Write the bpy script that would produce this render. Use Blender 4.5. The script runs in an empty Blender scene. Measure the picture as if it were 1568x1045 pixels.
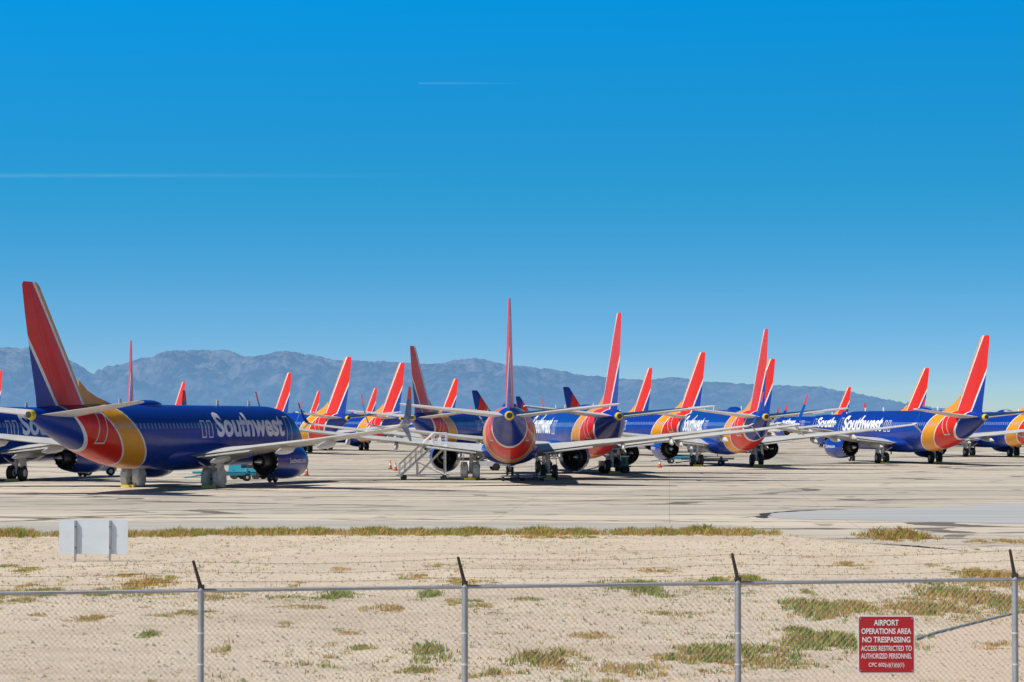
import bpy, math, random
from mathutils import Vector, Matrix, noise
random.seed(7)
S=bpy.context.scene
col=S.collection
F=4000.0; HZ=644.5; CH=4.3
# ---------- pixel helpers: image coordinates read from the photo -> ground metres
def gp(px,py):
    d=CH*F/(py-HZ); return ((px-784)/F*d,d)
def bx(px,d): return (px-784)/F*d

# ---------- node helper
class NT:
    def __init__(s,name):
        s.mat=bpy.data.materials.new(name); s.mat.use_nodes=True
        s.t=s.mat.node_tree; s.n=s.t.nodes; s.l=s.t.links
        s.b=s.n['Principled BSDF']; s.out=s.n['Material Output']
    def put(s,inp,v):
        if isinstance(v,bpy.types.NodeSocket): s.l.new(v,inp)
        elif v is not None: inp.default_value=v
    def m(s,op,a,b=None,c=None,clamp=False):
        n=s.n.new('ShaderNodeMath'); n.operation=op; n.use_clamp=clamp
        s.put(n.inputs[0],a); s.put(n.inputs[1],b); s.put(n.inputs[2],c); return n.outputs[0]
    def mix(s,f,a,b):
        n=s.n.new('ShaderNodeMix'); n.data_type='RGBA'
        s.put(n.inputs[0],f)
        for i,v in ((6,a),(7,b)):
            if isinstance(v,tuple) and len(v)==3: v=(*v,1)
            s.put(n.inputs[i],v)
        return n.outputs[2]
    def co(s,kind='Object'):
        n=s.n.new('ShaderNodeTexCoord'); return n.outputs[kind]
    def sep(s,v):
        n=s.n.new('ShaderNodeSeparateXYZ'); s.l.new(v,n.inputs[0]); return n.outputs
    def map(s,v,scale=(1,1,1),rot=(0,0,0)):
        n=s.n.new('ShaderNodeMapping'); s.l.new(v,n.inputs[0]); n.inputs['Scale'].default_value=scale; n.inputs['Rotation'].default_value=rot; return n.outputs[0]
    def noise(s,v,scale,detail=4,rough=.55,dist=0):
        n=s.n.new('ShaderNodeTexNoise'); s.l.new(v,n.inputs['Vector']); n.inputs['Scale'].default_value=scale
        n.inputs['Detail'].default_value=detail; n.inputs['Roughness'].default_value=rough; n.inputs['Distortion'].default_value=dist
        return n.outputs['Fac'],n.outputs['Color']
    def ramp(s,f,a,b):
        n=s.n.new('ShaderNodeMapRange'); n.inputs[1].default_value=a; n.inputs[2].default_value=b; s.put(n.inputs[0],f); return n.outputs[0]
    def band(s,x,a,b): return s.m('MULTIPLY',s.m('GREATER_THAN',x,a),s.m('LESS_THAN',x,b))
    def bump(s,h,st,dist=.02):
        n=s.n.new('ShaderNodeBump'); n.inputs['Strength'].default_value=st; n.inputs['Distance'].default_value=dist; s.put(n.inputs['Height'],h); s.l.new(n.outputs[0],s.b.inputs['Normal'])
    def set(s,color=None,rough=None,metal=None,coat=None,spec=None):
        if isinstance(color,tuple) and len(color)==3: color=(*color,1)
        s.put(s.b.inputs['Base Color'],color); s.put(s.b.inputs['Roughness'],rough); s.put(s.b.inputs['Metallic'],metal)
        s.put(s.b.inputs['Coat Weight'],coat); s.put(s.b.inputs['Specular IOR Level'],spec); return s
    def airlight(s,fac,c):  # blends emission over the surface as painted distance haze
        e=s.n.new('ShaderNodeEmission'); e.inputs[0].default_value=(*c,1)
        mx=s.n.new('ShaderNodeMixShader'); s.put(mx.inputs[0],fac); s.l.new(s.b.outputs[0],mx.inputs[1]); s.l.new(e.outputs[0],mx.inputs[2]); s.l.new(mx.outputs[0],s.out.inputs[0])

BLUE=(.0015,.034,.29); RED=(.74,.018,.005); YEL=(.82,.33,.008); WHT=(.78,.78,.80)
def dirty(n,c,amt=.18,scale=.7):
    f,_=n.noise(n.co(),scale,5,.6); k=n.ramp(f,.35,.75)
    return n.mix(n.m('MULTIPLY',k,amt),c,(.20,.18,.17))
def plain(name,c,rough=.5,metal=0,d=.15,sc=1.5,coat=0):
    n=NT(name); n.set(dirty(n,c,d,sc) if d else c,rough,metal,coat); return n.mat

def livery(kind):
    n=NT('livery_'+kind); o=n.sep(n.co()); x,z=o[0],o[2]
    if kind in('body','fin'):
        g=n.m('ADD',n.m('MINIMUM',n.m('SUBTRACT',z,3.3),2.0),n.m('MULTIPLY',n.m('MAXIMUM',n.m('SUBTRACT',z,5.3),0),.82))
        v=n.m('SUBTRACT',x,g)
        c=BLUE if kind=='body' else YEL
        if kind=='body':
            c=n.mix(n.m('GREATER_THAN',v,27.55),c,WHT); c=n.mix(n.m('GREATER_THAN',v,27.75),c,YEL)
            e0,e1=30.1,30.28
        else: e0,e1=30.15,30.42
        c=n.mix(n.m('GREATER_THAN',v,e0),c,WHT); c=n.mix(n.m('GREATER_THAN',v,e1),c,RED)
        c=n.mix(n.m('GREATER_THAN',v,33.3),c,WHT); c=n.mix(n.m('GREATER_THAN',v,33.6),c,BLUE)
        if kind=='body':
            c=n.mix(n.m('GREATER_THAN',x,38.0),c,(.75,.55,.03))
            c=n.mix(n.m('GREATER_THAN',x,38.38),c,(.05,.05,.05))
        else: # rudder hinge line
            ru=n.m('SUBTRACT',x,n.m('MULTIPLY_ADD',n.m('SUBTRACT',z,5.6),.42,35.6))
            c=n.mix(n.m('MULTIPLY',n.band(ru,0,.05),.6),c,(.03,.01,.02))
    else:
        c=BLUE
        if kind=='oldfin':
            v=n.m('SUBTRACT',x,n.m('MULTIPLY',n.m('SUBTRACT',z,5.3),-.25))
            c=n.mix(n.m('GREATER_THAN',v,34.0),c,(.8,.36,.012)); c=n.mix(n.m('GREATER_THAN',v,34.5),c,(.75,.12,.01))
            c=n.mix(n.m('GREATER_THAN',v,35.6),c,RED); c=n.mix(n.m('GREATER_THAN',v,37.6),c,BLUE)
    if kind in('body','oldbody'):
        fr=n.m('FRACT',n.m('DIVIDE',x,.508))
        w=n.m('MULTIPLY',n.band(fr,.25,.75),n.band(z,3.80,4.14)); w=n.m('MULTIPLY',w,n.band(x,6.6,31.0))
        c=n.mix(n.m('MULTIPLY',w,.55),c,(.30,.38,.58))
        for dx,h,w0,z0,th in((32.0,.9,.40,3.85,.045),(5.2,.92,.43,3.65,.04),(17.9,.52,.28,3.75,.05),(18.9,.52,.28,3.75,.05)):
            q=n.m('MAXIMUM',n.m('SUBTRACT',n.m('ABSOLUTE',n.m('SUBTRACT',x,dx)),w0),n.m('SUBTRACT',n.m('ABSOLUTE',n.m('SUBTRACT',z,z0)),h))
            c=n.mix(n.band(q,-th,th),c,(.6,.6,.62))
        pj=n.m('LESS_THAN',n.m('FRACT',n.m('DIVIDE',x,2.54)),.012)
        c=n.mix(n.m('MULTIPLY',pj,.4),c,(.005,.01,.03))
    f,_=n.noise(n.map(n.co(),(.35,1,1.2)),1.3,6,.6)
    c=n.mix(n.m('MULTIPLY',n.ramp(f,.42,.8),.35),c,n.mix(.5,c,(.01,.012,.02)))
    f2,_=n.noise(n.co(),.9,3)
    n.set(c,n.ramp(f2,-.6,2.2),0,.16,.25); n.put(n.b.inputs['Coat Roughness'],.06); n.bump(f2,.08,.05); return n.mat
M={}
M['body']=livery('body');M['fin']=livery('fin');M['oldfin']=livery('oldfin');M['oldbody']=livery('oldbody')
M['blue']=plain('blue_paint',BLUE,.3,0,0,1,.15);M['red']=plain('red_paint',RED,.35,0,.05)
M['grey']=plain('wing_grey',(.62,.61,.58),.4,0,.3,.8);M['lgrey']=plain('wing_light',(.72,.71,.68),.35,.1,.2)
M['metal']=plain('bare_metal',(.6,.6,.6),.3,.9,.2,3);M['dark']=plain('dark_metal',(.045,.043,.042),.4,.6,.2)
M['black']=plain('engine_void',(.006,.006,.007),.8,0,0);M['tyre']=plain('tyre',(.020,.019,.019),.85,0,.2,4)
M['white']=plain('white_paint',(.80,.80,.78),.45,0,.12,2);M['yellow']=plain('yellow_paint',(.75,.5,.03),.5)
M['cyan']=plain('cyan_paint',(.01,.32,.45),.45,0,.35,2);M['galv']=plain('galvanised',(.42,.43,.45),.55,.25,.45,6)
M['wire']=plain('fence_wire',(.36,.36,.36),.6,.2,.4,6)
M['rust']=plain('rusty_steel',(.055,.040,.035),.8,.2,.4,9);M['orange']=plain('orange_plastic',(.75,.12,.02),.5)
M['glass']=plain('cockpit_glass',(.01,.012,.016),.08,0,0);M['letter']=plain('lettering_white',(.84,.84,.84),.4,0,.05)
M['signred']=plain('sign_red',(.48,.006,.012),.45,0,.08,3);M['green']=plain('green_paint',(.03,.18,.12),.5)
n=NT('foil_wrap');f,_=n.noise(n.co(),5,6,.7,1);n.set(n.mix(n.ramp(f,.3,.7),(.60,.55,.46),(.97,.96,.93)),.32,.3);n.bump(f,1,.2);M['foil']=n.mat

# ---------- mesh builder
class MB:
    def __init__(s): s.v=[];s.f=[];s.m=[];s.s=[];s.mats=[]
    def mi(s,k):
        if k not in s.mats: s.mats.append(k)
        return s.mats.index(k)
    def face(s,idx,k,sm=False): s.f.append(idx);s.m.append(s.mi(k));s.s.append(sm)
    def box(s,c,size,k,R=None):
        b=len(s.v);c=Vector(c)
        for i in range(8):
            p=Vector(((i&1)-.5,((i>>1)&1)-.5,((i>>2)&1)-.5)); p=Vector((p.x*size[0],p.y*size[1],p.z*size[2]))
            if R: p=R@p
            s.v.append(c+p)
        for q in((0,2,3,1),(4,5,7,6),(0,1,5,4),(2,6,7,3),(0,4,6,2),(1,3,7,5)): s.face([b+i for i in q],k)
    def rings(s,rs,k,cap0=True,cap1=True,kf=None,sm=True):
        b=len(s.v);N=len(rs[0])
        for r in rs: s.v.extend([Vector(p) for p in r])
        for i in range(len(rs)-1):
            kk=kf(i) if kf else k
            for j in range(N):
                a=b+i*N+j;c=b+i*N+(j+1)%N
                s.face([a,c,c+N,a+N],kk,sm)
        if cap0:s.face([b+j for j in range(N)][::-1],kf(0) if kf else k)
        if cap1:s.face([b+(len(rs)-1)*N+j for j in range(N)],kf(len(rs)-2) if kf else k)
    def cyl(s,p0,p1,r0,r1=None,seg=12,k='grey',sm=True):
        p0=Vector(p0);p1=Vector(p1);r1=r0 if r1 is None else r1
        d=(p1-p0).normalized();u=d.orthogonal().normalized();w=d.cross(u)
        mk=lambda p,r:[p+(u*math.cos(2*math.pi*j/seg)+w*math.sin(2*math.pi*j/seg))*r for j in range(seg)]
        s.rings([mk(p0,r0),mk(p1,r1)],k,sm=sm)
    def revolve(s,prof,c,k,seg=32,kf=None):   # axis x, prof=(x,r)
        s.rings([[(x,c[1]+r*math.cos(2*math.pi*j/seg),c[2]+r*math.sin(2*math.pi*j/seg)) for j in range(seg)] for x,r in prof],k,kf=kf)
    def mesh(s,name):
        me=bpy.data.meshes.new(name);me.from_pydata([tuple(p) for p in s.v],[],s.f)
        for k in s.mats: me.materials.append(M[k] if isinstance(k,str) else k)
        me.polygons.foreach_set('material_index',s.m);me.polygons.foreach_set('use_smooth',s.s)
        me.update()
        try: me.set_sharp_from_angle(angle=math.radians(42))
        except Exception: pass
        return me
def obj(name,me,parent=None,loc=(0,0,0),rz=0):
    o=bpy.data.objects.new(name,me);col.objects.link(o);o.location=loc;o.rotation_euler=(0,0,rz)
    if parent:o.parent=parent
    return o

# ---------- airliner meshes (x = metres aft of nose, +y starboard, z up)
prof=[(0,2.75,.03,.03),(.12,2.76,.30,.28),(.4,2.80,.56,.52),(.9,2.87,.88,.82),(1.6,2.98,1.18,1.16),(2.4,3.10,1.42,1.50),(3.2,3.20,1.61,1.74),(4.2,3.27,1.78,1.90),(5.4,3.3,1.86,1.98),(6.6,3.3,1.88,2.0)]
prof+=[(x,3.3,1.88,2.0) for x in range(8,26,2)]
prof+=[(26,3.31,1.88,1.99),(27.5,3.37,1.86,1.93),(29,3.47,1.79,1.82),(30.5,3.62,1.67,1.66),(32,3.79,1.50,1.48),(33.5,4.0,1.28,1.25),(35,4.22,1.02,1.0),(36.2,4.40,.78,.76),(37.2,4.53,.53,.52),(37.7,4.59,.38,.38),(37.98,4.62,.29,.29),(38.02,4.62,.31,.31),(38.37,4.64,.22,.22),(38.4,4.64,.15,.15)]
SEG=48
def ringat(p): x,zc,ry,rz=p; return [(x,ry*math.cos(2*math.pi*j/SEG),zc+rz*math.sin(2*math.pi*j/SEG)) for j in range(SEG)]
def fuselage(k):
    b=MB();b.rings([ringat(p) for p in prof],k)
    fr=[]
    for x,w,h in((12.0,1.2,.5),(13,1.75,.85),(14.5,2.0,1.0),(17,2.1,1.05),(20,2.08,1.05),(21.5,1.9,.95),(23,1.5,.75),(24.3,.9,.4)):
        fr.append([(x,w*math.cos(a),2.15+h*math.sin(a)) for a in [2*math.pi*j/24 for j in range(24)]])
    b.rings(fr,'blue')
    for sy in(-1,1):
        for (x0,x1,z0,z1) in((2.05,2.65,3.72,4.15),(2.75,3.35,3.8,4.3)):
            q=[]
            for x,z in((x0,z0),(x1,z0),(x1,z1),(x0+.25,z1)):
                i=max(i for i in range(len(prof)) if prof[i][0]<=x);t=(x-prof[i][0])/(prof[i+1][0]-prof[i][0])
                P=[prof[i][k2]*(1-t)+prof[i+1][k2]*t for k2 in range(4)]
                yy=P[2]*math.sqrt(max(0,1-((z-P[1])/P[3])**2))+.03
                q.append(len(b.v));b.v.append(Vector((x,sy*yy,z)))
            b.face(q,'glass')
    b.rings([[(x,.55*w*math.cos(a),5.25+.34*w*math.sin(a)) for a in [2*math.pi*j/16 for j in range(16)]] for x,w in((21.6,.1),(22,.7),(22.8,1),(24,1),(24.8,.7),(25.3,.1))],k)
    for x in(8,13,27): b.box((x,0,5.45),(.35,.04,.4),'white')
    b.box((15,0,1.0),(.3,.04,.3),'white')
    return b.mesh('fuselage')
def section(le,ch,th,pos,span='y'):
    pts=[]
    xs=[0,.012,.05,.14,.3,.5,.75,1]
    t=lambda u:th*ch*5*(.2969*math.sqrt(u)-.126*u-.3516*u*u+.2843*u**3-.1036*u**4)
    up=[(u,t(u)) for u in xs]; lo=[(u,-t(u)) for u in xs[1:-1]][::-1]
    for u,h in up+lo:
        x=le+u*ch
        pts.append((x,pos[0],pos[1]+h) if span=='y' else (x,pos[0]+h,pos[1]))
    return pts
def wings():
    b=MB()
    for s in(-1,1):
        st=[(0.6,12.9,8.4,.13,2.0),(1.9,13.6,7.5,.13,2.08),(4.2,14.9,5.9,.12,2.36),(6.0,16.0,4.75,.115,2.6),(10,18.15,3.65,.11,3.02),(14,20.3,2.55,.105,3.5),(17.0,21.9,1.75,.10,3.90)]
        b.rings([section(le,ch,th,(s*y,z)) for y,le,ch,th,z in st],'grey')
        w=[(17.0,21.9,1.75,3.90),(17.35,22.3,1.5,4.1),(17.6,22.8,1.1,4.7),(17.85,23.4,.75,5.6),(18.0,23.95,.35,6.35)]
        b.rings([[ (x,s*(y+dy),z) for x,dy in((le,0),(le+ch*.3,.06),(le+ch,0),(le+ch*.3,-.06))] for y,le,ch,z in w],'grey',kf=lambda i:'grey' if i<1 else ('blue' if i<3 else 'red'))
        w=[(17.2,22.3,1.2,3.95),(17.6,22.9,.8,3.45),(17.85,23.4,.3,3.05)]
        b.rings([[ (x,s*(y+dy),z) for x,dy in((le,0),(le+ch*.3,.05),(le+ch,0),(le+ch*.3,-.05))] for y,le,ch,z in w],'grey')
        for y,x0,z in((3.6,18.6,1.95),(8.2,18.9,2.55),(11.6,20.3,2.92)):
            b.rings([[ (x0+dx,s*y+.17*r*math.cos(a),z-dz+.26*r*math.sin(a)) for a in [2*math.pi*j/10 for j in range(10)]] for dx,r,dz in((0,.1,0),(.5,.8,.06),(1.4,1,.12),(2.4,.75,.2),(3.1,.1,.27))],'lgrey')
        b.box((20.9,s*4.2,2.2),(.5,3.6,.07),'lgrey',Matrix.Rotation(s*.11,3,'X')@Matrix.Rotation(.12,3,'Y'))
    return b.mesh('wings')
def stabs():
    b=MB()
    for s in(-1,1):
        b.rings([section(le,ch,.10,(s*y,z)) for y,le,ch,z in((.2,33.3,4.3,4.62),(1.0,33.8,3.9,4.70),(4,35.7,2.75,5.03),(7.0,37.6,1.65,5.36),(7.15,37.9,1.2,5.38))],'lgrey')
    return b.mesh('stabilizer')
def fin(k):
    b=MB()
    b.rings([section(le,ch,.10,(0,z),'z') for z,le,ch in((4.7,31.1,6.3),(5.6,31.8,5.7),(8,33.75,4.45),(10.5,35.85,3.0),(12.1,37.2,2.0),(12.3,37.55,1.5))],k)
    d=[]
    for x,zt,w in((27.6,5.2,.02),(28.6,5.42,.06),(30,5.72,.10),(31.2,6.1,.14),(32.4,6.75,.14)):
        d.append([(x,-w*1.6,4.9),(x,-w,(zt+5)/2),(x,0,zt),(x,w,(zt+5)/2),(x,w*1.6,4.9)])
    b.rings(d,k,sm=False)
    return b.mesh('tail_fin')
def engine(s):
    b=MB();c=(0,s*4.83,1.62)
    kf=lambda i:'metal' if i<2 else 'blue'
    b.revolve([(11.45,.86),(11.2,.95),(11.32,1.04),(12,1.14),(13.3,1.17),(14.6,1.10),(15.9,.92)],c,'blue',kf=kf)
    b.revolve([(15.92,.92),(15.93,.88),(14.9,.9),(14.6,.65)],c,'black')
    b.revolve([(14.6,.66),(15.9,.60),(16.9,.44),(16.92,.40),(16.3,.36)],c,'dark')
    b.revolve([(16.3,.34),(16.9,.26),(17.6,.04)],c,'metal')
    b.revolve([(11.44,.84),(11.5,.84),(11.55,.3),(11.3,.05)],c,'black')
    for j in range(18):
        a0=2*math.pi*j/18;a1=2*math.pi*(j+1)/18;am=(a0+a1)/2
        i=len(b.v)
        for a,x,r in((a0,15.9,.915),(a1,15.9,.915),(am,16.15,.885)): b.v.append(Vector((x,c[1]+r*math.cos(a),c[2]+r*math.sin(a))))
        b.face([i,i+1,i+2],'metal')
    b.rings([[(x,c[1]-w,z0),(x,c[1]+w,z0),(x,c[1]+w,z1),(x,c[1]-w,z1)] for x,w,z0,z1 in((12.6,.05,2.6,2.75),(14,.2,2.4,2.85),(16,.2,2.15,2.75),(18,.12,2.1,2.6),(19,.03,2.2,2.5))],'blue',sm=False)
    return b.mesh('engine')
def gear(foil):
    b=MB()
    def wheel(x,y,r,w,k='tyre'):
        N=24;pr=[(-w/2,r*.72),(-w/2*.8,r*.95),(-w/4,r),(w/4,r),(w/2*.8,r*.95),(w/2,r*.72)]
        b.rings([[(x+rr*math.cos(2*math.pi*j/N),y+yy,r+rr*math.sin(2*math.pi*j/N)) for j in range(N)] for yy,rr in pr],k)
        for q in(-1,1): b.cyl((x,y+q*w*.42,r),(x,y+q*(w*.5+.012),r),r*.55,r*.45,16,'lgrey' if k=='tyre' else k)
    for s in(-1,1):
        f=foil>=2 or (foil==1 and s==-1)
        y=s*2.86
        b.cyl((19.6,y,.5),(19.5,y-s*.15,2.3),.13,.17,12,'foil' if f else 'lgrey')
        b.cyl((19.6,y,1.2),(18.2,y-s*.4,2.2),.06,.06,8,'lgrey')
        b.cyl((19.6,y,1.0),(19.6,y-s*1.6,2.0),.06,.06,8,'lgrey')
        b.cyl((19.6,y-.45,.565),(19.6,y+.45,.565),.09,.09,10,'dark')
        b.box((19.7,y+s*.5,1.55),(1.0,.05,1.1),'lgrey',Matrix.Rotation(s*.12,3,'X'))
        for q in(-.43,.43):
            wheel(19.6,y+q,.565,.40,'foil' if f else 'tyre')
            if f:
                N=14
                b.rings([[(19.6+(.62+.05*math.sin(j*3.1+yy*9))*math.cos(2*math.pi*j/N)*sc,y+q+yy,max(.01,.64+(.64+.05*math.sin(j*5+yy*7))*math.sin(2*math.pi*j/N)*sc)) for j in range(N)] for yy,sc in((-.27,.7),(-.2,1),(.2,1),(.27,.7))],'foil')
        b.box((18.85,y,.09),(.25,.9,.16),'yellow');b.box((20.35,y,.09),(.25,.9,.16),'yellow')
    b.cyl((4,0,.4),(3.8,0,2.0),.09,.12,10,'lgrey');b.cyl((4,0,.9),(5.2,0,1.7),.05,.05,8,'lgrey')
    b.cyl((4,-.2,.35),(4,.2,.35),.06,.06,8,'dark')
    for q in(-.2,.2): wheel(4,q,.35,.2)
    for s in(-1,1): b.box((3.9,s*.42,1.3),(1.4,.03,.5),'blue',Matrix.Rotation(s*.2,3,'X'))
    return b.mesh('landing_gear')
def textmesh(body,off=0.0):
    cu=bpy.data.curves.new('t','FONT');cu.body=body;cu.size=1;cu.offset=off;cu.resolution_u=4;cu.fill_mode='FRONT'
    o=bpy.data.objects.new('t',cu);col.objects.link(o);bpy.context.view_layer.update()
    me=bpy.data.meshes.new_from_object(o.evaluated_get(bpy.context.evaluated_depsgraph_get()))
    bpy.data.objects.remove(o);return me
import bmesh
def wraptext(body,off,place,w,h,fn,k='letter'):
    me=textmesh(body,off);bm=bmesh.new();bm.from_mesh(me)
    xs=[v.co.x for v in bm.verts];ys=[v.co.y for v in bm.verts];x0,x1,y0,y1=min(xs),max(xs),min(ys),max(ys)
    for i in range(1,10):
        bmesh.ops.bisect_plane(bm,geom=bm.verts[:]+bm.edges[:]+bm.faces[:],plane_co=(0,y0+(y1-y0)*i/10,0),plane_no=(0,1,0))
    for v in bm.verts:
        v.co=Vector(fn((v.co.x-x0)/(x1-x0)*w,(v.co.y-y0)/(y1-y0)*h))
    bm.to_mesh(me);bm.free();me.materials.clear();me.materials.append(M[k])
    return me
def fy(z): return 1.88*math.sqrt(max(0,1-((z-3.3)/2)**2))+.02
def lettering():
    parts=[]
    parts.append(wraptext('Southwest',.035,0,10.8,1.62,lambda u,w:(17.0-u,fy(3.22+w),3.22+w)))
    parts.append(wraptext('Southwest',.035,0,10.8,1.62,lambda u,w:(6.2+u,-fy(3.22+w),3.22+w)))
    for s in(-1,1):
        def fn(u,w,s=s):
            z=1.62+w-.1; y=4.83*s+s*(1.19*math.sqrt(1-((z-1.62)/1.19)**2))
            return ((12.1+u) if s<0 else (14.7-u),y,z)
        parts.append(wraptext('Southwest.com',.01,0,2.6,.34,fn))
    parts.append(wraptext('N8718Q',.01,0,1.5,.30,lambda u,w:(30.6-u,1.72*math.sqrt(1-((4.6+w-3.6)/1.72)**2)+.05,4.6+w),'yellow'))
    return parts
ME=dict(fus=fuselage('body'),fus2=fuselage('oldbody'),wing=wings(),stab=stabs(),fin=fin('fin'),fin2=fin('oldfin'),eL=engine(-1),eR=engine(1),g0=gear(0),g1=gear(1),g2=gear(2))
LT=lettering()
def jet(px,d,a,foil=0,old=False):
    e=bpy.data.objects.new('passenger_jet',None);col.objects.link(e);e.empty_display_size=5
    a=math.radians(a);X=bx(px,d);r=38.2
    e.location=(X+r*math.sin(a),d+r*math.cos(a),.008);e.rotation_euler=(0,0,-math.pi/2-a)
    obj('fuselage',ME['fus2' if old else 'fus'],e);obj('wings',ME['wing'],e);obj('stabilizer',ME['stab'],e)
    obj('tail_fin',ME['fin2' if old else 'fin'],e);obj('engine_left',ME['eL'],e);obj('engine_right',ME['eR'],e)
    obj('landing_gear',ME['g%d'%foil],e)
    for i,t in enumerate(LT): obj('lettering_%d'%i,t,e)
    return e
jet(46,150.5,18.8,2)
jet((-43.7)/169.3*F+784,169.3,18)
jet(780,171,0,1)
jet(948,194,-8)
jet(1173,228,-6)
jet(1509,245,-14)
jet(1628,293,-15)
jet(632,280,15)
for px,d,a in((533,328,-29),(615,361,-28),(443,435,-28),(698,496,-28),(995,397,-20),(1075,306,-20),(1182,338,-20),(1418,397,-21),(281,538,-28),(1,413,-28),(200,261,-8),(488,700,-28),(1300,620,-22),(575,640,-28),(1600,420,-22)):
    jet(px,d,a,random.choice((0,0,1,2)))
for px,d,a in((727,690,50),(867,620,50),(793,860,50)): jet(px,d,a,0,True)

# ---------- ground
def sheet(name,pts,z,mat,parent=None,jag=0):
    if jag:
        out=[]
        for i in range(len(pts)):
            a=Vector(pts[i]);c2=Vector(pts[(i+1)%len(pts)]);L_=(c2-a).length;k=max(1,min(160,int(L_/.35)))
            if L_>300: out.append(tuple(a));continue
            for t in range(k):
                p=a.lerp(c2,t/k);q=Vector((p.x*.5,p.y*.5,2))
                p=p+Vector((noise.fractal(q,.6,2.2,5),noise.fractal(q+Vector((9,4,1)),.6,2.2,5)))*jag
                out.append((p.x,p.y))
        pts=out
    me=bpy.data.meshes.new(name);me.from_pydata([(x,y,z) for x,y in pts],[],[list(range(len(pts)))]);me.materials.append(mat)
    return obj(name,me,parent)
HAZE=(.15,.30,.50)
n=NT('desert_sand');P=n.co();o=n.sep(P)
f1,_=n.noise(P,.12,6,.6);f2,_=n.noise(P,1.1,7,.65);f3,_=n.noise(P,14,4,.7);f4,_=n.noise(n.map(P,(.25,1,1)),.5,5,.6,.6)
c=n.mix(n.ramp(f1,.35,.7),(.74,.61,.47),(.62,.50,.38))
c=n.mix(n.m('MULTIPLY',n.ramp(f2,.45,.75),.6),c,(.80,.69,.55))
c=n.mix(n.m('MULTIPLY',n.ramp(f4,.52,.72),.50),c,(.44,.32,.23))
c=n.mix(n.m('MULTIPLY',n.ramp(f3,.54,.68),.62),c,(.28,.22,.17))
f6,_=n.noise(P,38,2,.6);c=n.mix(n.m('MULTIPLY',n.ramp(f6,.60,.70),.5),c,(.85,.80,.72))
n.set(c,.95,0,0,.1);n.bump(n.m('ADD',f3,n.m('MULTIPLY',f2,3)),1,.06)
n.airlight(n.m('MULTIPLY',n.ramp(o[1],900,9000),.92),HAZE);M['sand']=n.mat  # far ground fades into haze painted as emission
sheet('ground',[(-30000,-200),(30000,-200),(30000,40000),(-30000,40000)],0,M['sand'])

n=NT('apron_concrete');P=n.co()
f1,_=n.noise(n.map(P,(.35,1,1)),.05,6,.6);f2,_=n.noise(n.map(P,(.2,1,1)),.5,6,.65);f3,_=n.noise(P,6,4,.7)
c=n.mix(n.ramp(f1,.40,.60),(.60,.52,.42),(.43,.385,.325))
c=n.mix(n.m('MULTIPLY',n.ramp(f2,.45,.75),.55),c,(.64,.56,.46))
_,w=n.noise(n.map(P,(.5,1,1)),.18,4,.6)
va=n.n.new('ShaderNodeVectorMath');va.operation='MULTIPLY_ADD';n.l.new(w,va.inputs[0]);va.inputs[1].default_value=(5,5,0);n.l.new(P,va.inputs[2])
vo=n.n.new('ShaderNodeTexVoronoi');vo.feature='DISTANCE_TO_EDGE';n.l.new(n.map(va.outputs[0],(.035,.11,1),(0,0,.05)),vo.inputs['Vector']);vo.inputs['Scale'].default_value=1
cr=n.m('LESS_THAN',vo.outputs['Distance'],.020)
cr=n.m('MULTIPLY',cr,n.ramp(f2,.34,.48))
c=n.mix(n.m('MULTIPLY',cr,.85),c,(.08,.07,.065))
vo=n.n.new('ShaderNodeTexVoronoi');vo.feature='DISTANCE_TO_EDGE';n.l.new(n.map(va.outputs[0],(.09,.26,1),(0,0,-.1)),vo.inputs['Vector']);vo.inputs['Scale'].default_value=1
cr=n.m('MULTIPLY',n.m('LESS_THAN',vo.outputs['Distance'],.024),n.ramp(f2,.44,.54))
c=n.mix(n.m('MULTIPLY',cr,.6),c,(.12,.10,.09))
r=n.sep(n.map(P,(1,1,1),(0,0,.06)))
for i,wd in((0,.006),(1,.022)):
    j=n.m('LESS_THAN',n.m('FRACT',n.m('DIVIDE',r[i],7.6)),wd); c=n.mix(n.m('MULTIPLY',j,.35 if i==0 else .6),c,(.16,.13,.11))
f5,_=n.noise(n.map(P,(.35,1,1)),.35,5,.7,1.5);c=n.mix(n.m('MULTIPLY',n.ramp(f5,.55,.68),.48),c,(.19,.17,.155))
n.set(c,.9,0,0,.15);n.bump(f3,.3,.02);M['apron']=n.mat
L=[gp(-600,822),gp(0,822),gp(300,819),gp(700,819),gp(1000,817),gp(1190,817),gp(1290,829),gp(1420,838),gp(1568,850),gp(2000,880)]
sheet('apron',L+[(900,110),(900,820),(-900,820),(-900,110)],.004,M['apron'],None,.9)
n=NT('taxiway_asphalt');P=n.co();f1,_=n.noise(n.map(P,(.2,1,1)),.4,6,.6);f2,_=n.noise(P,5,4)
c=n.mix(n.ramp(f1,.35,.7),(.36,.38,.39),(.48,.46,.43));c=n.mix(n.m('MULTIPLY',n.ramp(f2,.5,.8),.3),c,(.22,.22,.22))
n.set(c,.85);M['taxi']=n.mat
n=NT('shoulder_asphalt');P=n.co();f1,_=n.noise(n.map(P,(.15,1,1)),.4,7,.65);f2,_=n.noise(P,5,4)
c=n.mix(n.ramp(f1,.35,.7),(.38,.36,.32),(.50,.45,.38));c=n.mix(n.m('MULTIPLY',n.ramp(f2,.5,.8),.3),c,(.28,.25,.21))
n.set(c,.85);M['shoulder']=n.mat
pts=[gp(*p) for p in((1175,791),(1185,786),(1230,783),(1300,780),(1420,777),(1568,771),(1900,762),(2100,800),(1568,803),(1400,799),(1260,796),(1190,794))]
sheet('taxiway_edge_marking',[gp(*p) for p in((1155,791),(1168,786),(1200,783),(1240,781),(1260,782),(1210,785),(1188,788),(1180,792),(1165,794))],.008,M['tyre'],None,.3)
sheet('taxiway',pts,.012,M['taxi'],None,.3)
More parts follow.
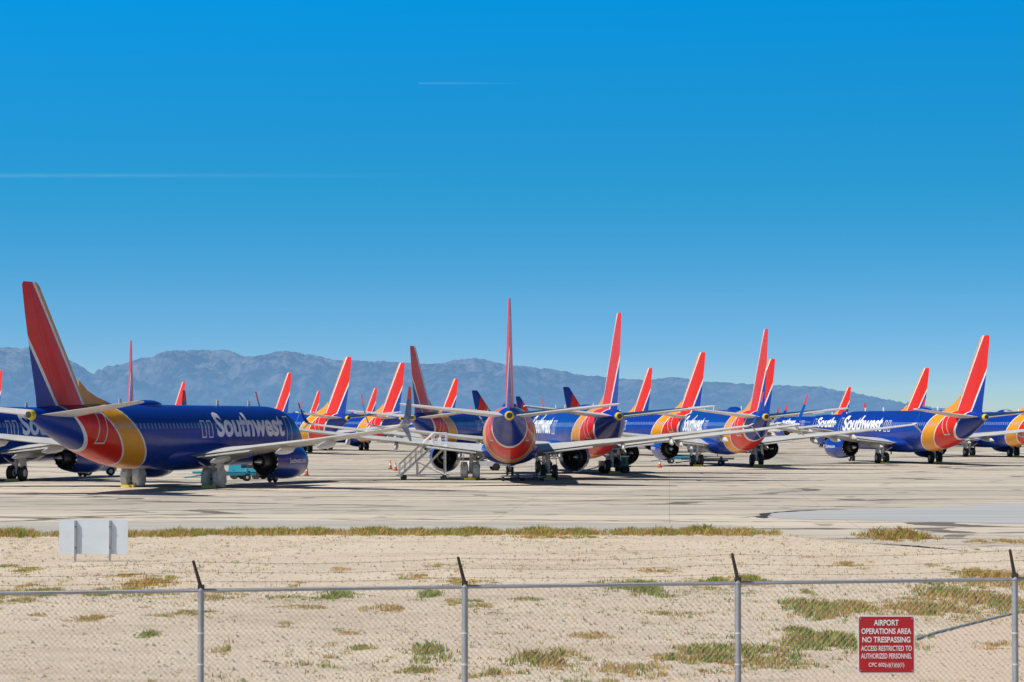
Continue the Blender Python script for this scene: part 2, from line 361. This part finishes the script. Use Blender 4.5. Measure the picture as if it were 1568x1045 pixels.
sheet('service_road',[gp(*p) for p in((-300,806),(0,800),(400,797),(800,799),(1100,803),(1190,812),(1000,813),(500,813),(0,816),(-300,818))],.008,M['shoulder'],None,.7)
n=NT('pink_dirt');P=n.co();f1,_=n.noise(P,.9,6,.65);f2,_=n.noise(P,12,4,.7)
c=n.mix(f1,(.52,.39,.29),(.68,.54,.41));c=n.mix(n.m('MULTIPLY',n.ramp(f2,.55,.7),.5),c,(.32,.24,.19));n.set(c,.95);n.bump(f2,.8,.04);M['dirt']=n.mat
sheet('dirt_track',[gp(*p) for p in((1405,982),(1450,966),(1510,952),(1568,938),(1800,900),(1900,1060),(1568,1060),(1300,1060),(1230,1045),(1330,1010))],.004,M['dirt'],None,.7)
b=MB();pp=[(1400,980),(1430,970),(1480,957),(1530,945),(1568,936),(1700,905)]
for i in range(len(pp)-1):
    a=gp(*pp[i]);c2=gp(*pp[i+1]);b.cyl((*a,.02),(*c2,.02),.035,.035,8,'galv')
obj('channel_edge',b.mesh('channel_edge'))  # thin grey tube standing for the edge of an eroded channel

# ---------- vegetation
def grass_mat(name,a,bb):
    n=NT(name);g=n.n.new('ShaderNodeNewGeometry');c=n.mix(g.outputs['Random Per Island'],a,bb);n.set(c,.8,0,0,.1)
    tr=n.n.new('ShaderNodeBsdfTranslucent');n.l.new(c,tr.inputs[0]);mx=n.n.new('ShaderNodeMixShader');mx.inputs[0].default_value=.35
    n.l.new(n.b.outputs[0],mx.inputs[1]);n.l.new(tr.outputs[0],mx.inputs[2]);n.l.new(mx.outputs[0],n.out.inputs[0]);return n.mat
M['gg']=grass_mat('green_weed',(.13,.20,.035),(.46,.48,.12));M['gd']=grass_mat('dry_weed',(.34,.22,.07),(.78,.55,.22))
class G:
    def __init__(s):s.v=[];s.f=[]
    def tuft(s,x,y,h,nb,sp):
        for _ in range(nb):
            a=random.uniform(0,6.283);r=sp*math.sqrt(random.random());bx_,by=x+r*math.cos(a),y+r*math.sin(a)
            hh=h*random.uniform(.4,1.1);w=random.uniform(.006,.014);la=random.uniform(0,6.283);ln=hh*random.uniform(.1,.8)
            i=len(s.v);ca,sa=math.cos(la+1.57)*w,math.sin(la+1.57)*w
            s.v+=[(bx_-ca,by-sa,0),(bx_+ca,by+sa,0),(bx_+math.cos(la)*ln*.4+ca*.7,by+math.sin(la)*ln*.4+sa*.7,hh*.6),(bx_+math.cos(la)*ln,by+math.sin(la)*ln,hh)]
            s.f+=[(i,i+1,i+2),(i,i+2,i+3)]
    def make(s,name,k):
        me=bpy.data.meshes.new(name);me.from_pydata(s.v,[],s.f);me.materials.append(M[k]);obj(name,me)
gg,gd=G(),G()
for i in range(3400):
    px=random.uniform(-250,1192);py=817.5+random.gauss(0,1.6)+(2.5 if px<300 else 0)
    k=noise.noise(Vector((px*.02,0,0)))
    if random.random()<.7+k*.9:
        x,y=gp(px,py);(gd if random.random()<.66 else gg).tuft(x,y,.14+.24*max(0,k+.4)*random.random()+.04,12,.16)
patches=[(60,910,180,4,.8,.13),(170,905,60,3,.5,.10),(25,921,40,3,.8,.1),(515,912,36,7,.9,.12),(440,917,32,3,.8,.1),(655,912,18,7,1,.15),(660,1003,34,12,.7,.2),(340,992,18,9,.6,.2),(298,995,10,4,.5,.1),(490,1015,45,8,.7,.13),
(985,902,55,11,.9,.15),(945,893,30,5,.7,.1),(1090,893,36,8,.5,.13),(1150,890,28,8,.6,.12),(1250,934,46,14,.6,.2),(1310,930,30,8,.4,.15),(1370,824,42,6,.1,.36),(1450,913,55,14,.4,.18),(1530,888,45,12,.1,.22),(1530,925,45,18,.3,.2),(1400,935,50,12,.2,.15),
(840,1012,60,12,.4,.2),(760,1030,60,8,.3,.12),(1060,1003,60,10,.5,.16),(1150,1003,90,14,.3,.2),(1265,986,70,12,.7,.22),(1370,992,50,8,.5,.14),(960,1028,110,9,.2,.13),(1110,1012,110,9,.1,.12),(1215,968,32,7,.8,.14),(230,972,15,4,.8,.1),(590,932,32,5,.1,.1),(130,948,30,4,.1,.08),(235,893,40,9,.1,.13),(340,912,30,8,.3,.1),(1540,830,60,3,.1,.1),(850,823,60,2,.2,.1),(900,1043,60,4,.3,.1),(1440,935,60,10,.2,.15),(640,1028,30,4,.4,.1),(1100,938,8,3,.9,.1),(1470,895,60,5,.4,.15)]
rr_=random.Random(3)
for i in range(60):
    py=rr_.choice((rr_.uniform(862,900),rr_.uniform(880,1040),rr_.uniform(900,960)))
    patches.append((rr_.uniform(-60,1600),py,rr_.uniform(5,40),rr_.uniform(2,7),rr_.choice((.1,.15,.5,.9)),rr_.uniform(.04,.09)))
for px,py,hw,hd,gr,h in patches:
    x0,d0=gp(px,py);wm=hw*1.2/F*d0;dm=hd*1.2*d0*d0/(CH*F);area=4*wm*dm
    nt=int(min(1600,max(30,area*22)))
    for i in range(nt):
        u,v=random.gauss(0,.5),random.gauss(0,.5)
        q=Vector((x0+u*wm,d0+v*dm*.6,3))
        cl=noise.fractal(q*1.6,.6,2.1,4)
        if cl<-.05: continue
        g2=gr+.5*noise.noise(q*.9+Vector((40,0,0)))
        (gg if random.random()<g2 else gd).tuft(x0+u*wm,d0+v*dm,h*math.exp(-(u*u+v*v)*.7)*(.6+1.3*min(.6,cl+.1)),random.randint(8,16),.12)
for i in range(3200):
    d=random.uniform(42,97);px=random.uniform(-100,1700);x=bx(px,d)
    if noise.noise(Vector((x*.15,d*.07,7)))<-.05: continue
    (gg if random.random()<.35 else gd).tuft(x,d,random.uniform(.03,.09),random.randint(4,10),random.uniform(.06,.22))
gg.make('green_weeds','gg');gd.make('dry_grass','gd')
M['stone']=plain('stone',(.44,.36,.28),.9,0,.3,20)
b=MB()
for i in range(9000):
    d=random.uniform(41,98);x=bx(random.uniform(-150,1720),d);r=random.uniform(.012,.045)*(1 if random.random()<.93 else 2)
    j=len(b.v);sx=random.uniform(.7,1.5)
    for q in((r*sx,0,0),(0,r,0),(-r*sx,0,0),(0,-r,0),(0,0,r*.8)): b.v.append(Vector((x+q[0],d+q[1],q[2])))
    for q in((0,1,4),(1,2,4),(2,3,4),(3,0,4)): b.face([j+k for k in q],'stone')
obj('gravel',b.mesh('gravel'))
n=NT('scrub');g=n.n.new('ShaderNodeNewGeometry');n.set(n.mix(g.outputs['Random Per Island'],(.12,.10,.05),(.30,.22,.13)),.9);M['scrub']=n.mat
b=MB()
for i in range(1400):
    d=random.uniform(840,1700);x=random.uniform(-.27,.27)*d;r=random.uniform(.5,1.6)
    for t in range(5):
        j=len(b.v);a=random.uniform(0,6.28);ox,oy=r*.6*math.cos(a),r*.6*math.sin(a);rr=r*random.uniform(.4,.8)
        for q in((rr,0,.1),(0,rr,.15),(-rr,0,.1),(0,-rr,.15),(.1*rr,0,rr*1.1)): b.v.append(Vector((x+ox+q[0],d+oy+q[1],q[2])))
        for q in((0,1,4),(1,2,4),(2,3,4),(3,0,4)): b.face([j+k for k in q],'scrub')
obj('desert_scrub',b.mesh('desert_scrub'))

# ---------- mountains
ridge=[(-3000,560),(-1200,545),(-500,520),(-200,525),(0,531),(40,538),(60,546),(118,571),(150,557),(200,546),(240,535),(325,534),(360,545),(420,536),(460,541),(500,549),(550,551),(600,553),(650,556),(720,547),(790,558),(850,564),(900,573),(960,578),(1000,580),(1040,576),(1100,583),(1200,588),(1270,590),(1320,598),(1380,610),(1420,620),(1500,629),(1700,628),(2200,600),(4500,590)]
def rp(px):
    for i in range(len(ridge)-1):
        if ridge[i][0]<=px<=ridge[i+1][0]:
            t=(px-ridge[i][0])/(ridge[i+1][0]-ridge[i][0]);t=t*t*(3-2*t);return ridge[i][1]*(1-t)+ridge[i+1][1]*t
    return 600
n=NT('mountain_rock_haze');P=n.co('Object');f1,_=n.noise(P,.006,9,.8);o=n.sep(P)
n.set(n.mix(n.ramp(f1,.44,.58),(.03,.03,.03),(.46,.42,.38)),.95)
n.airlight(n.ramp(o[2],450,-60),(.135,.29,.52))  # bluish haze painted into the rock as emission, stronger toward the base
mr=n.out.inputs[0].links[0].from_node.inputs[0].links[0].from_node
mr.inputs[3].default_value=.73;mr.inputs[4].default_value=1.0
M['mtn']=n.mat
NX,NY=1300,80;vs=[];fs=[]
yc=13200
for i in range(NX+1):
    px=-1000+3600*i/NX
    H=(HZ-rp(px))/F*yc
    colz=[]
    for j in range(NY+1):
        t=j/NY;y=9500+t*5500
        x=(px-784)/F*13200*(.85+.15*t)
        q=Vector((x*.0011,y*.0011,0))
        rg=1-abs(noise.noise(q*1.0))*2;rg2=1-abs(noise.noise(q*3.1+Vector((5,3,1))))*2;rg3=1-abs(noise.noise(q*8+Vector((2,7,1))))*2;fb=noise.fractal(q*9,.6,2.1,7)
        tt=min(1,t/.67)
        base=tt**1.5 if t<=.67 else max(0,1-(t-.67)/.33*1.3)
        hh=H*base+(H*.36*(rg-.5)+H*.28*(rg2-.5)+H*.12*(rg3-.5))*math.sin(math.pi*min(1,tt))+fb*18*min(1,tt*1.5)
        colz.append((x,y,hh))
    pk=max(max(z/y for x,y,z in colz),1e-5);tg=(H+6*noise.fractal(Vector((px*.06,0,0)),.6,2,6))/yc
    for x,y,z in colz: vs.append((x,y,max(z*(tg/pk),-5)-2))
for i in range(NX):
    for j in range(NY):
        a=i*(NY+1)+j;fs.append((a,a+NY+1,a+NY+2,a+1))
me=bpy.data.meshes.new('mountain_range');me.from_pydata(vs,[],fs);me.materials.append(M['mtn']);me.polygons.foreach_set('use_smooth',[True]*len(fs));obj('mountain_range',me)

# ---------- contrails
n=NT('contrail_vapour');P=n.co('Generated');o=n.sep(P);f,_=n.noise(n.map(n.co('Object'),(.002,.002,.02)),1,4)
a=n.m('MULTIPLY',n.m('MULTIPLY',n.m('SUBTRACT',1,n.m('ABSOLUTE',n.m('MULTIPLY_ADD',o[2],2,-1))),n.ramp(o[0],1,.35)),n.m('MULTIPLY',f,.12))
n.set((.9,.9,.9),1);n.put(n.b.inputs['Alpha'],a);M['contrail']=n.mat
for x0,x1,py,hh in((-300,660,268,36),(800,640,126,14)):
    D=30000;z=CH+D*(HZ-py)/F
    X0,X1=bx(x0,D),bx(x1,D)
    me=bpy.data.meshes.new('contrail');me.from_pydata([(X0,D,z-hh),(X1,D,z-hh),(X1,D+40,z+hh),(X0,D+40,z+hh)],[],[(0,1,2,3)]);me.materials.append(M['contrail']);obj('contrail',me)

# ---------- fence
FD=29.5;sc=F/FD
posts=[-912,-505,-97,309,712,1129,1552,1968,2380]
def railz(x): return CH-((908-HZ)-(x*sc+784)*.0137)/sc
fe=bpy.data.objects.new('chain_link_fence',None);col.objects.link(fe)
b=MB()
for px in posts:
    x=bx(px,FD);z=railz(x)
    b.cyl((x,FD,-.1),(x,FD,z+.01),.036,.036,14,'galv');b.cyl((x,FD,z+.0),(x,FD,z+.05),.045,.03,14,'galv')
    for zz in(.4,.8,1.2,1.55,1.9): b.cyl((x,FD,zz),(x,FD,zz+.02),.041,.041,14,'lgrey')
obj('posts',b.mesh('posts'),fe)
b=MB()
for px in posts:
    x=bx(px,FD);z=railz(x);b.cyl((x,FD,z+.03),(x-.075,FD-.12,z+.34),.022,.016,8,'rust');b.box((x,FD,z+.04),(.07,.07,.05),'rust')
obj('barb_arms',b.mesh('barb_arms'),fe)
b=MB()
for i in range(len(posts)-1):
    x0,x1=bx(posts[i],FD),bx(posts[i+1],FD);b.cyl((x0,FD,railz(x0)),(x1,FD,railz(x1)),.022,.022,12,'galv')
obj('top_rail',b.mesh('top_rail'),fe)
b=MB();xa,xb=bx(posts[0],FD),bx(posts[-1],FD);p=.062
top=lambda x:railz(x)-.01
x=xa
while x<xb:
    for sg in(-1,1):
        h=2.38
        b.cyl((x,FD-.028+sg*.002,top(x)-h),(x+sg*h*.98,FD-.028+sg*.002,top(x+sg*h*.98)),.0019,.0019,3,'wire',sm=False)
    x+=p*1.02
obj('chain_link_mesh',b.mesh('chain_link_mesh'),fe)
b=MB()
for (fr,ln) in((.25,.25),(.6,.6),(.97,.97)):
    for i in range(len(posts)-1):
        x0,x1=bx(posts[i],FD)-.075*ln,bx(posts[i+1],FD)-.075*ln;N=8
        q=lambda t:Vector((x0+(x1-x0)*t,FD-.12*ln,railz(x0)+(railz(x1)-railz(x0))*t+.03+.31*ln-.02*math.sin(math.pi*t)*(1+ln)))
        for t in range(N): b.cyl(q(t/N),q((t+1)/N),.002,.002,4,'rust')
        nb=24
        for t in range(1,nb):
            c=q(t/nb)
            for _ in range(2):
                dv=Vector((random.uniform(-.5,.5),random.uniform(-1,1),random.choice((-1,1))*random.uniform(.5,1))).normalized()*.016
                b.cyl(c-dv,c+dv,.0014,.0014,3,'rust')
obj('barbed_wire',b.mesh('barbed_wire'),fe)

# ---------- warning sign on fence
sg=bpy.data.objects.new('no_trespassing_sign',None);col.objects.link(sg)
sx=bx(1354.5,FD);sz=CH-(985.5-HZ)/sc;SW=.64;SH=.65
def rrect(w,h,r,y,th,k,b):
    pts=[]
    for cx,cz,a0 in((w/2-r,h/2-r,0),(-w/2+r,h/2-r,90),(-w/2+r,-h/2+r,180),(w/2-r,-h/2+r,270)):
        for t in range(5):
            a=math.radians(a0+t*22.5);pts.append((cx+r*math.cos(a),cz+r*math.sin(a)))
    b.rings([[(sx+u,y,sz+w2) for u,w2 in pts],[(sx+u,y-th,sz+w2) for u,w2 in pts]],k,sm=False)
b=MB();rrect(SW,SH,.03,FD-.040,.006,'white',b);rrect(SW-.026,SH-.026,.022,FD-.0465,.002,'signred',b)
for u in(-.29,.29):
    for w in(-.29,.29): b.cyl((sx+u,FD-.049,sz+w),(sx+u,FD-.054,sz+w),.008,.008,8,'galv')
obj('panel',b.mesh('panel'),sg)
lines=[('AIRPORT',.28,.066,.245),('OPERATIONS AREA',.56,.064,.150),('NO TRESPASSING',.54,.064,.055),('ACCESS RESTRICTED TO',.57,.058,-.042),('AUTHORIZED PERSONNEL',.57,.058,-.128),('CPC 602(u)(1)(t)(1)',.40,.058,-.232)]
for i,(t,w,h,z) in enumerate(lines):
    me=wraptext(t,.022 if i<3 else .014,0,w,h,lambda u,q,w=w,h=h,z=z:(sx-w/2+u,FD-.0515,sz+z-h/2+q))
    obj('text_line_%d'%i,me,sg)

# ---------- white board seen from behind
wb=bpy.data.objects.new('signboard',None);col.objects.link(wb)
D=80;x0,x1=bx(92,D),bx(197,D);zt=CH-(796-HZ)*D/F;zb=CH-(848-HZ)*D/F
M['board']=plain('weathered_board',(.80,.86,.90),.5,0,.08,2)
b=MB()
b.box(((x0+x1)/2,D,(zt+zb)/2),(x1-x0,.03,zt-zb),'board');obj('board',b.mesh('board'),wb)
b=MB()
for px in(117,170):
    x=bx(px,D);b.box((x,D-.05,(zt)/2-.02),(.06,.06,zt),'galv')
    for z in(zb+.2,zt-.2): b.cyl((x,D-.085,z),(x,D-.10,z),.02,.02,8,'dark')
obj('legs',b.mesh('legs'),wb)

# ---------- ground equipment
def place(name,bld,px,d,rz=0):
    return obj(name,bld.mesh(name),None,(bx(px,d),d,.008),rz)
b=MB()  # boarding stairs
N=12
for i in range(N):
    b.box((i*.21,0,.35+i*.19),(.27,1.0,.04),'lgrey')
for y in(-.52,.52):
    b.cyl((-.1,y,.25),(2.35,y,2.45),.06,.06,6,'white');b.cyl((-.1,y,1.15),(2.35,y,3.4),.035,.035,6,'white');b.cyl((-.1,y,.7),(2.35,y,2.95),.025,.025,6,'white')
    for i in range(7): b.cyl((-.1+i*.4,y,.27+i*.36),(-.1+i*.4,y,1.17+i*.367),.026,.026,6,'white')
    b.cyl((2.35,y,2.45),(3.3,y,2.45),.06,.06,6,'white');b.cyl((2.35,y,3.4),(3.3,y,3.4),.035,.035,6,'white');b.cyl((2.35,y,2.95),(3.3,y,2.95),.025,.025,6,'white')
    for x in(2.4,2.85,3.3): b.cyl((x,y,2.45),(x,y,3.4),.026,.026,6,'white')
    for x in(1.2,3.2): b.cyl((x,y,.3),(x,y,2.45 if x>2 else 1.3),.05,.05,6,'white')
    b.cyl((1.2,y,.35),(3.2,y,2.4),.04,.04,6,'white');b.cyl((1.2,y,1.3),(3.2,y,.35),.04,.04,6,'white')
    b.box((1.6,y,.32),(3.8,.07,.09),'white')
    for x in(.2,3.1): b.cyl((x,y-.07,.2),(x,y+.07,.2),.2,.2,14,'tyre')
b.box((2.85,0,2.45),(1.0,1.04,.05),'lgrey')
place('boarding_stairs',b,614,189,.12)
def towbar_cart():   # low towable bar rack, folded
    b=MB();b.box((0,0,.48),(3.6,1.2,.14),'cyan')
    for y in(-.4,0,.4): b.cyl((-2.6,y,.62),(2.4,y,.66),.07,.07,8,'cyan')
    b.cyl((-1.8,0,.45),(-3.2,0,.25),.05,.05,6,'cyan')
    for x in(-1.2,1.2):
        b.box((x,0,.72),(.12,1.2,.35),'cyan')
        for y in(-.55,.55): b.cyl((x,y-.09,.27),(x,y+.09,.27),.27,.27,14,'tyre');b.cyl((x,y-.1,.27),(x,y+.1,.27),.1,.1,8,'lgrey')
    return b
place('towbar_cart',towbar_cart(),1045,262,.1);place('towbar_cart',towbar_cart(),1085,250,-.2);place('towbar_cart',towbar_cart(),352,186,.2)
def tractor(k,k2):
    b=MB();b.box((0,0,.6),(2.7,1.4,.45),k);b.box((.85,0,.98),(1.0,1.3,.35),k);b.box((-.5,0,.95),(.6,1.2,.25),'tyre');b.box((-.8,0,1.3),(.15,1.2,.6),'tyre')
    b.cyl((.25,.3,1.25),(.05,.3,1.35),.17,.17,12,'dark')
    for x in(-.85,.9):
        for y in(-.65,.65): b.cyl((x,y-.1,.33),(x,y+.1,.33),.33,.33,16,'tyre');b.cyl((x,y-.11,.33),(x,y+.11,.33),.16,.16,10,k2)
    return b
place('baggage_tractor',tractor('cyan','dark'),382,192,2.8)
place('baggage_tractor',tractor('white','white'),152,205,.2);place('baggage_tractor',tractor('white','dark'),742,225,.2)
def cart():
    b=MB();b.box((0,0,.55),(2.6,1.5,.12),'dark')
    b.box((.25,0,.98),(1.7,1.35,.72),'green');b.box((.25,0,1.38),(1.8,1.45,.08),'white');b.box((-.95,0,.8),(.5,1.2,.4),'white')
    for i in range(4): b.box((-.3+i*.35,-.685,1.0),(.2,.03,.5),'dark')
    b.cyl((-1.3,0,.5),(-2.2,0,.3),.04,.04,6,'dark')
    for x in(-.9,.9):
        for y in(-.7,.7): b.cyl((x,y-.1,.3),(x,y+.1,.3),.3,.3,14,'tyre')
    return b
place('ground_power_cart',cart(),940,214,.1)
def cone():
    b=MB();b.box((0,0,.03),(.4,.4,.05),'tyre');b.cyl((0,0,.05),(0,0,.75),.15,.03,14,'orange');b.cyl((0,0,.35),(0,0,.5),.11,.078,14,'white');return b
for px,d in((606,225),(598,232),(470,205),(1010,240)): place('traffic_cone',cone(),px,d)
def pallet():
    b=MB()
    for i in range(5): b.box((0,-.4+i*.2,.32),(3.2,.12,.05),'galv')
    for x in(-1.4,0,1.4):
        b.box((x,0,.25),(.1,1.0,.1),'dark')
        for y in(-.4,.4): b.cyl((x,y-.04,.12),(x,y+.04,.12),.12,.12,10,'tyre')
    b.cyl((-1.6,0,.25),(-2.6,0,.15),.03,.03,6,'galv');return b
place('baggage_dolly',pallet(),820,196,.2);place('baggage_dolly',pallet(),800,186,.1)

# ---------- light, sky, camera
az=math.atan2(-.93,-.36);el=math.radians(52)
sd=Vector((math.sin(az)*math.cos(el),math.cos(az)*math.cos(el),math.sin(el)))
l=bpy.data.lights.new('sun','SUN');l.energy=5.0;l.angle=math.radians(.5);l.color=(1,.96,.89)
lo=bpy.data.objects.new('sun',l);col.objects.link(lo);lo.rotation_euler=sd.to_track_quat('Z','Y').to_euler();lo.location=(-50,0,80)
W=bpy.data.worlds.new('World');S.world=W;W.use_nodes=True;t=W.node_tree;bg=t.nodes['Background']
sky=t.nodes.new('ShaderNodeTexSky');sky.sky_type='NISHITA';sky.sun_disc=False;sky.sun_elevation=el;sky.sun_rotation=az;sky.dust_density=.4;sky.ozone_density=3.0;sky.air_density=1.0;sky.altitude=900
tc=t.nodes.new('ShaderNodeTexCoord');mp=t.nodes.new('ShaderNodeMapping');mp.inputs['Scale'].default_value=(1,1,4.0)
nm=t.nodes.new('ShaderNodeVectorMath');nm.operation='NORMALIZE'
t.links.new(tc.outputs['Generated'],mp.inputs[0]);t.links.new(mp.outputs[0],nm.inputs[0]);t.links.new(nm.outputs[0],sky.inputs[0])
hs=t.nodes.new('ShaderNodeHueSaturation');hs.inputs['Saturation'].default_value=1.2;hs.inputs['Hue'].default_value=.49
t.links.new(sky.outputs[0],hs.inputs['Color'])
sx_=t.nodes.new('ShaderNodeSeparateXYZ');t.links.new(tc.outputs['Generated'],sx_.inputs[0])
cr=t.nodes.new('ShaderNodeValToRGB');t.links.new(sx_.outputs[2],cr.inputs[0])
els=[(0.0,(.82,.98,1.2)),(.021,(.90,1.08,1.28)),(.046,(.90,1.38,1.48)),(.086,(.42,1.78,1.82)),(.16,(.05,2.38,2.78)),(.20,(.4,1.0,1.1)),(.5,(.5,.55,.6))]
while len(cr.color_ramp.elements)<len(els): cr.color_ramp.elements.new(.5)
for e,(p_,c_) in zip(cr.color_ramp.elements,els): e.position=p_;e.color=(c_[0]/4,c_[1]/4,c_[2]/4,1)
mm=t.nodes.new('ShaderNodeVectorMath');mm.operation='MULTIPLY';t.links.new(hs.outputs[0],mm.inputs[0]);t.links.new(cr.outputs[0],mm.inputs[1])
m2=t.nodes.new('ShaderNodeVectorMath');m2.operation='SCALE';t.links.new(mm.outputs[0],m2.inputs[0]);m2.inputs['Scale'].default_value=4.0
t.links.new(m2.outputs[0],bg.inputs[0]);bg.inputs[1].default_value=.09
cam=bpy.data.cameras.new('camera');co=bpy.data.objects.new('camera',cam);col.objects.link(co);S.camera=co
cam.lens=F/1568*36;cam.sensor_width=36;cam.clip_end=100000;cam.clip_start=.5
co.location=(0,0,CH);co.rotation_euler=(math.radians(90)+math.atan((HZ-522.5)/F),0,0)
S.view_settings.view_transform='Standard'
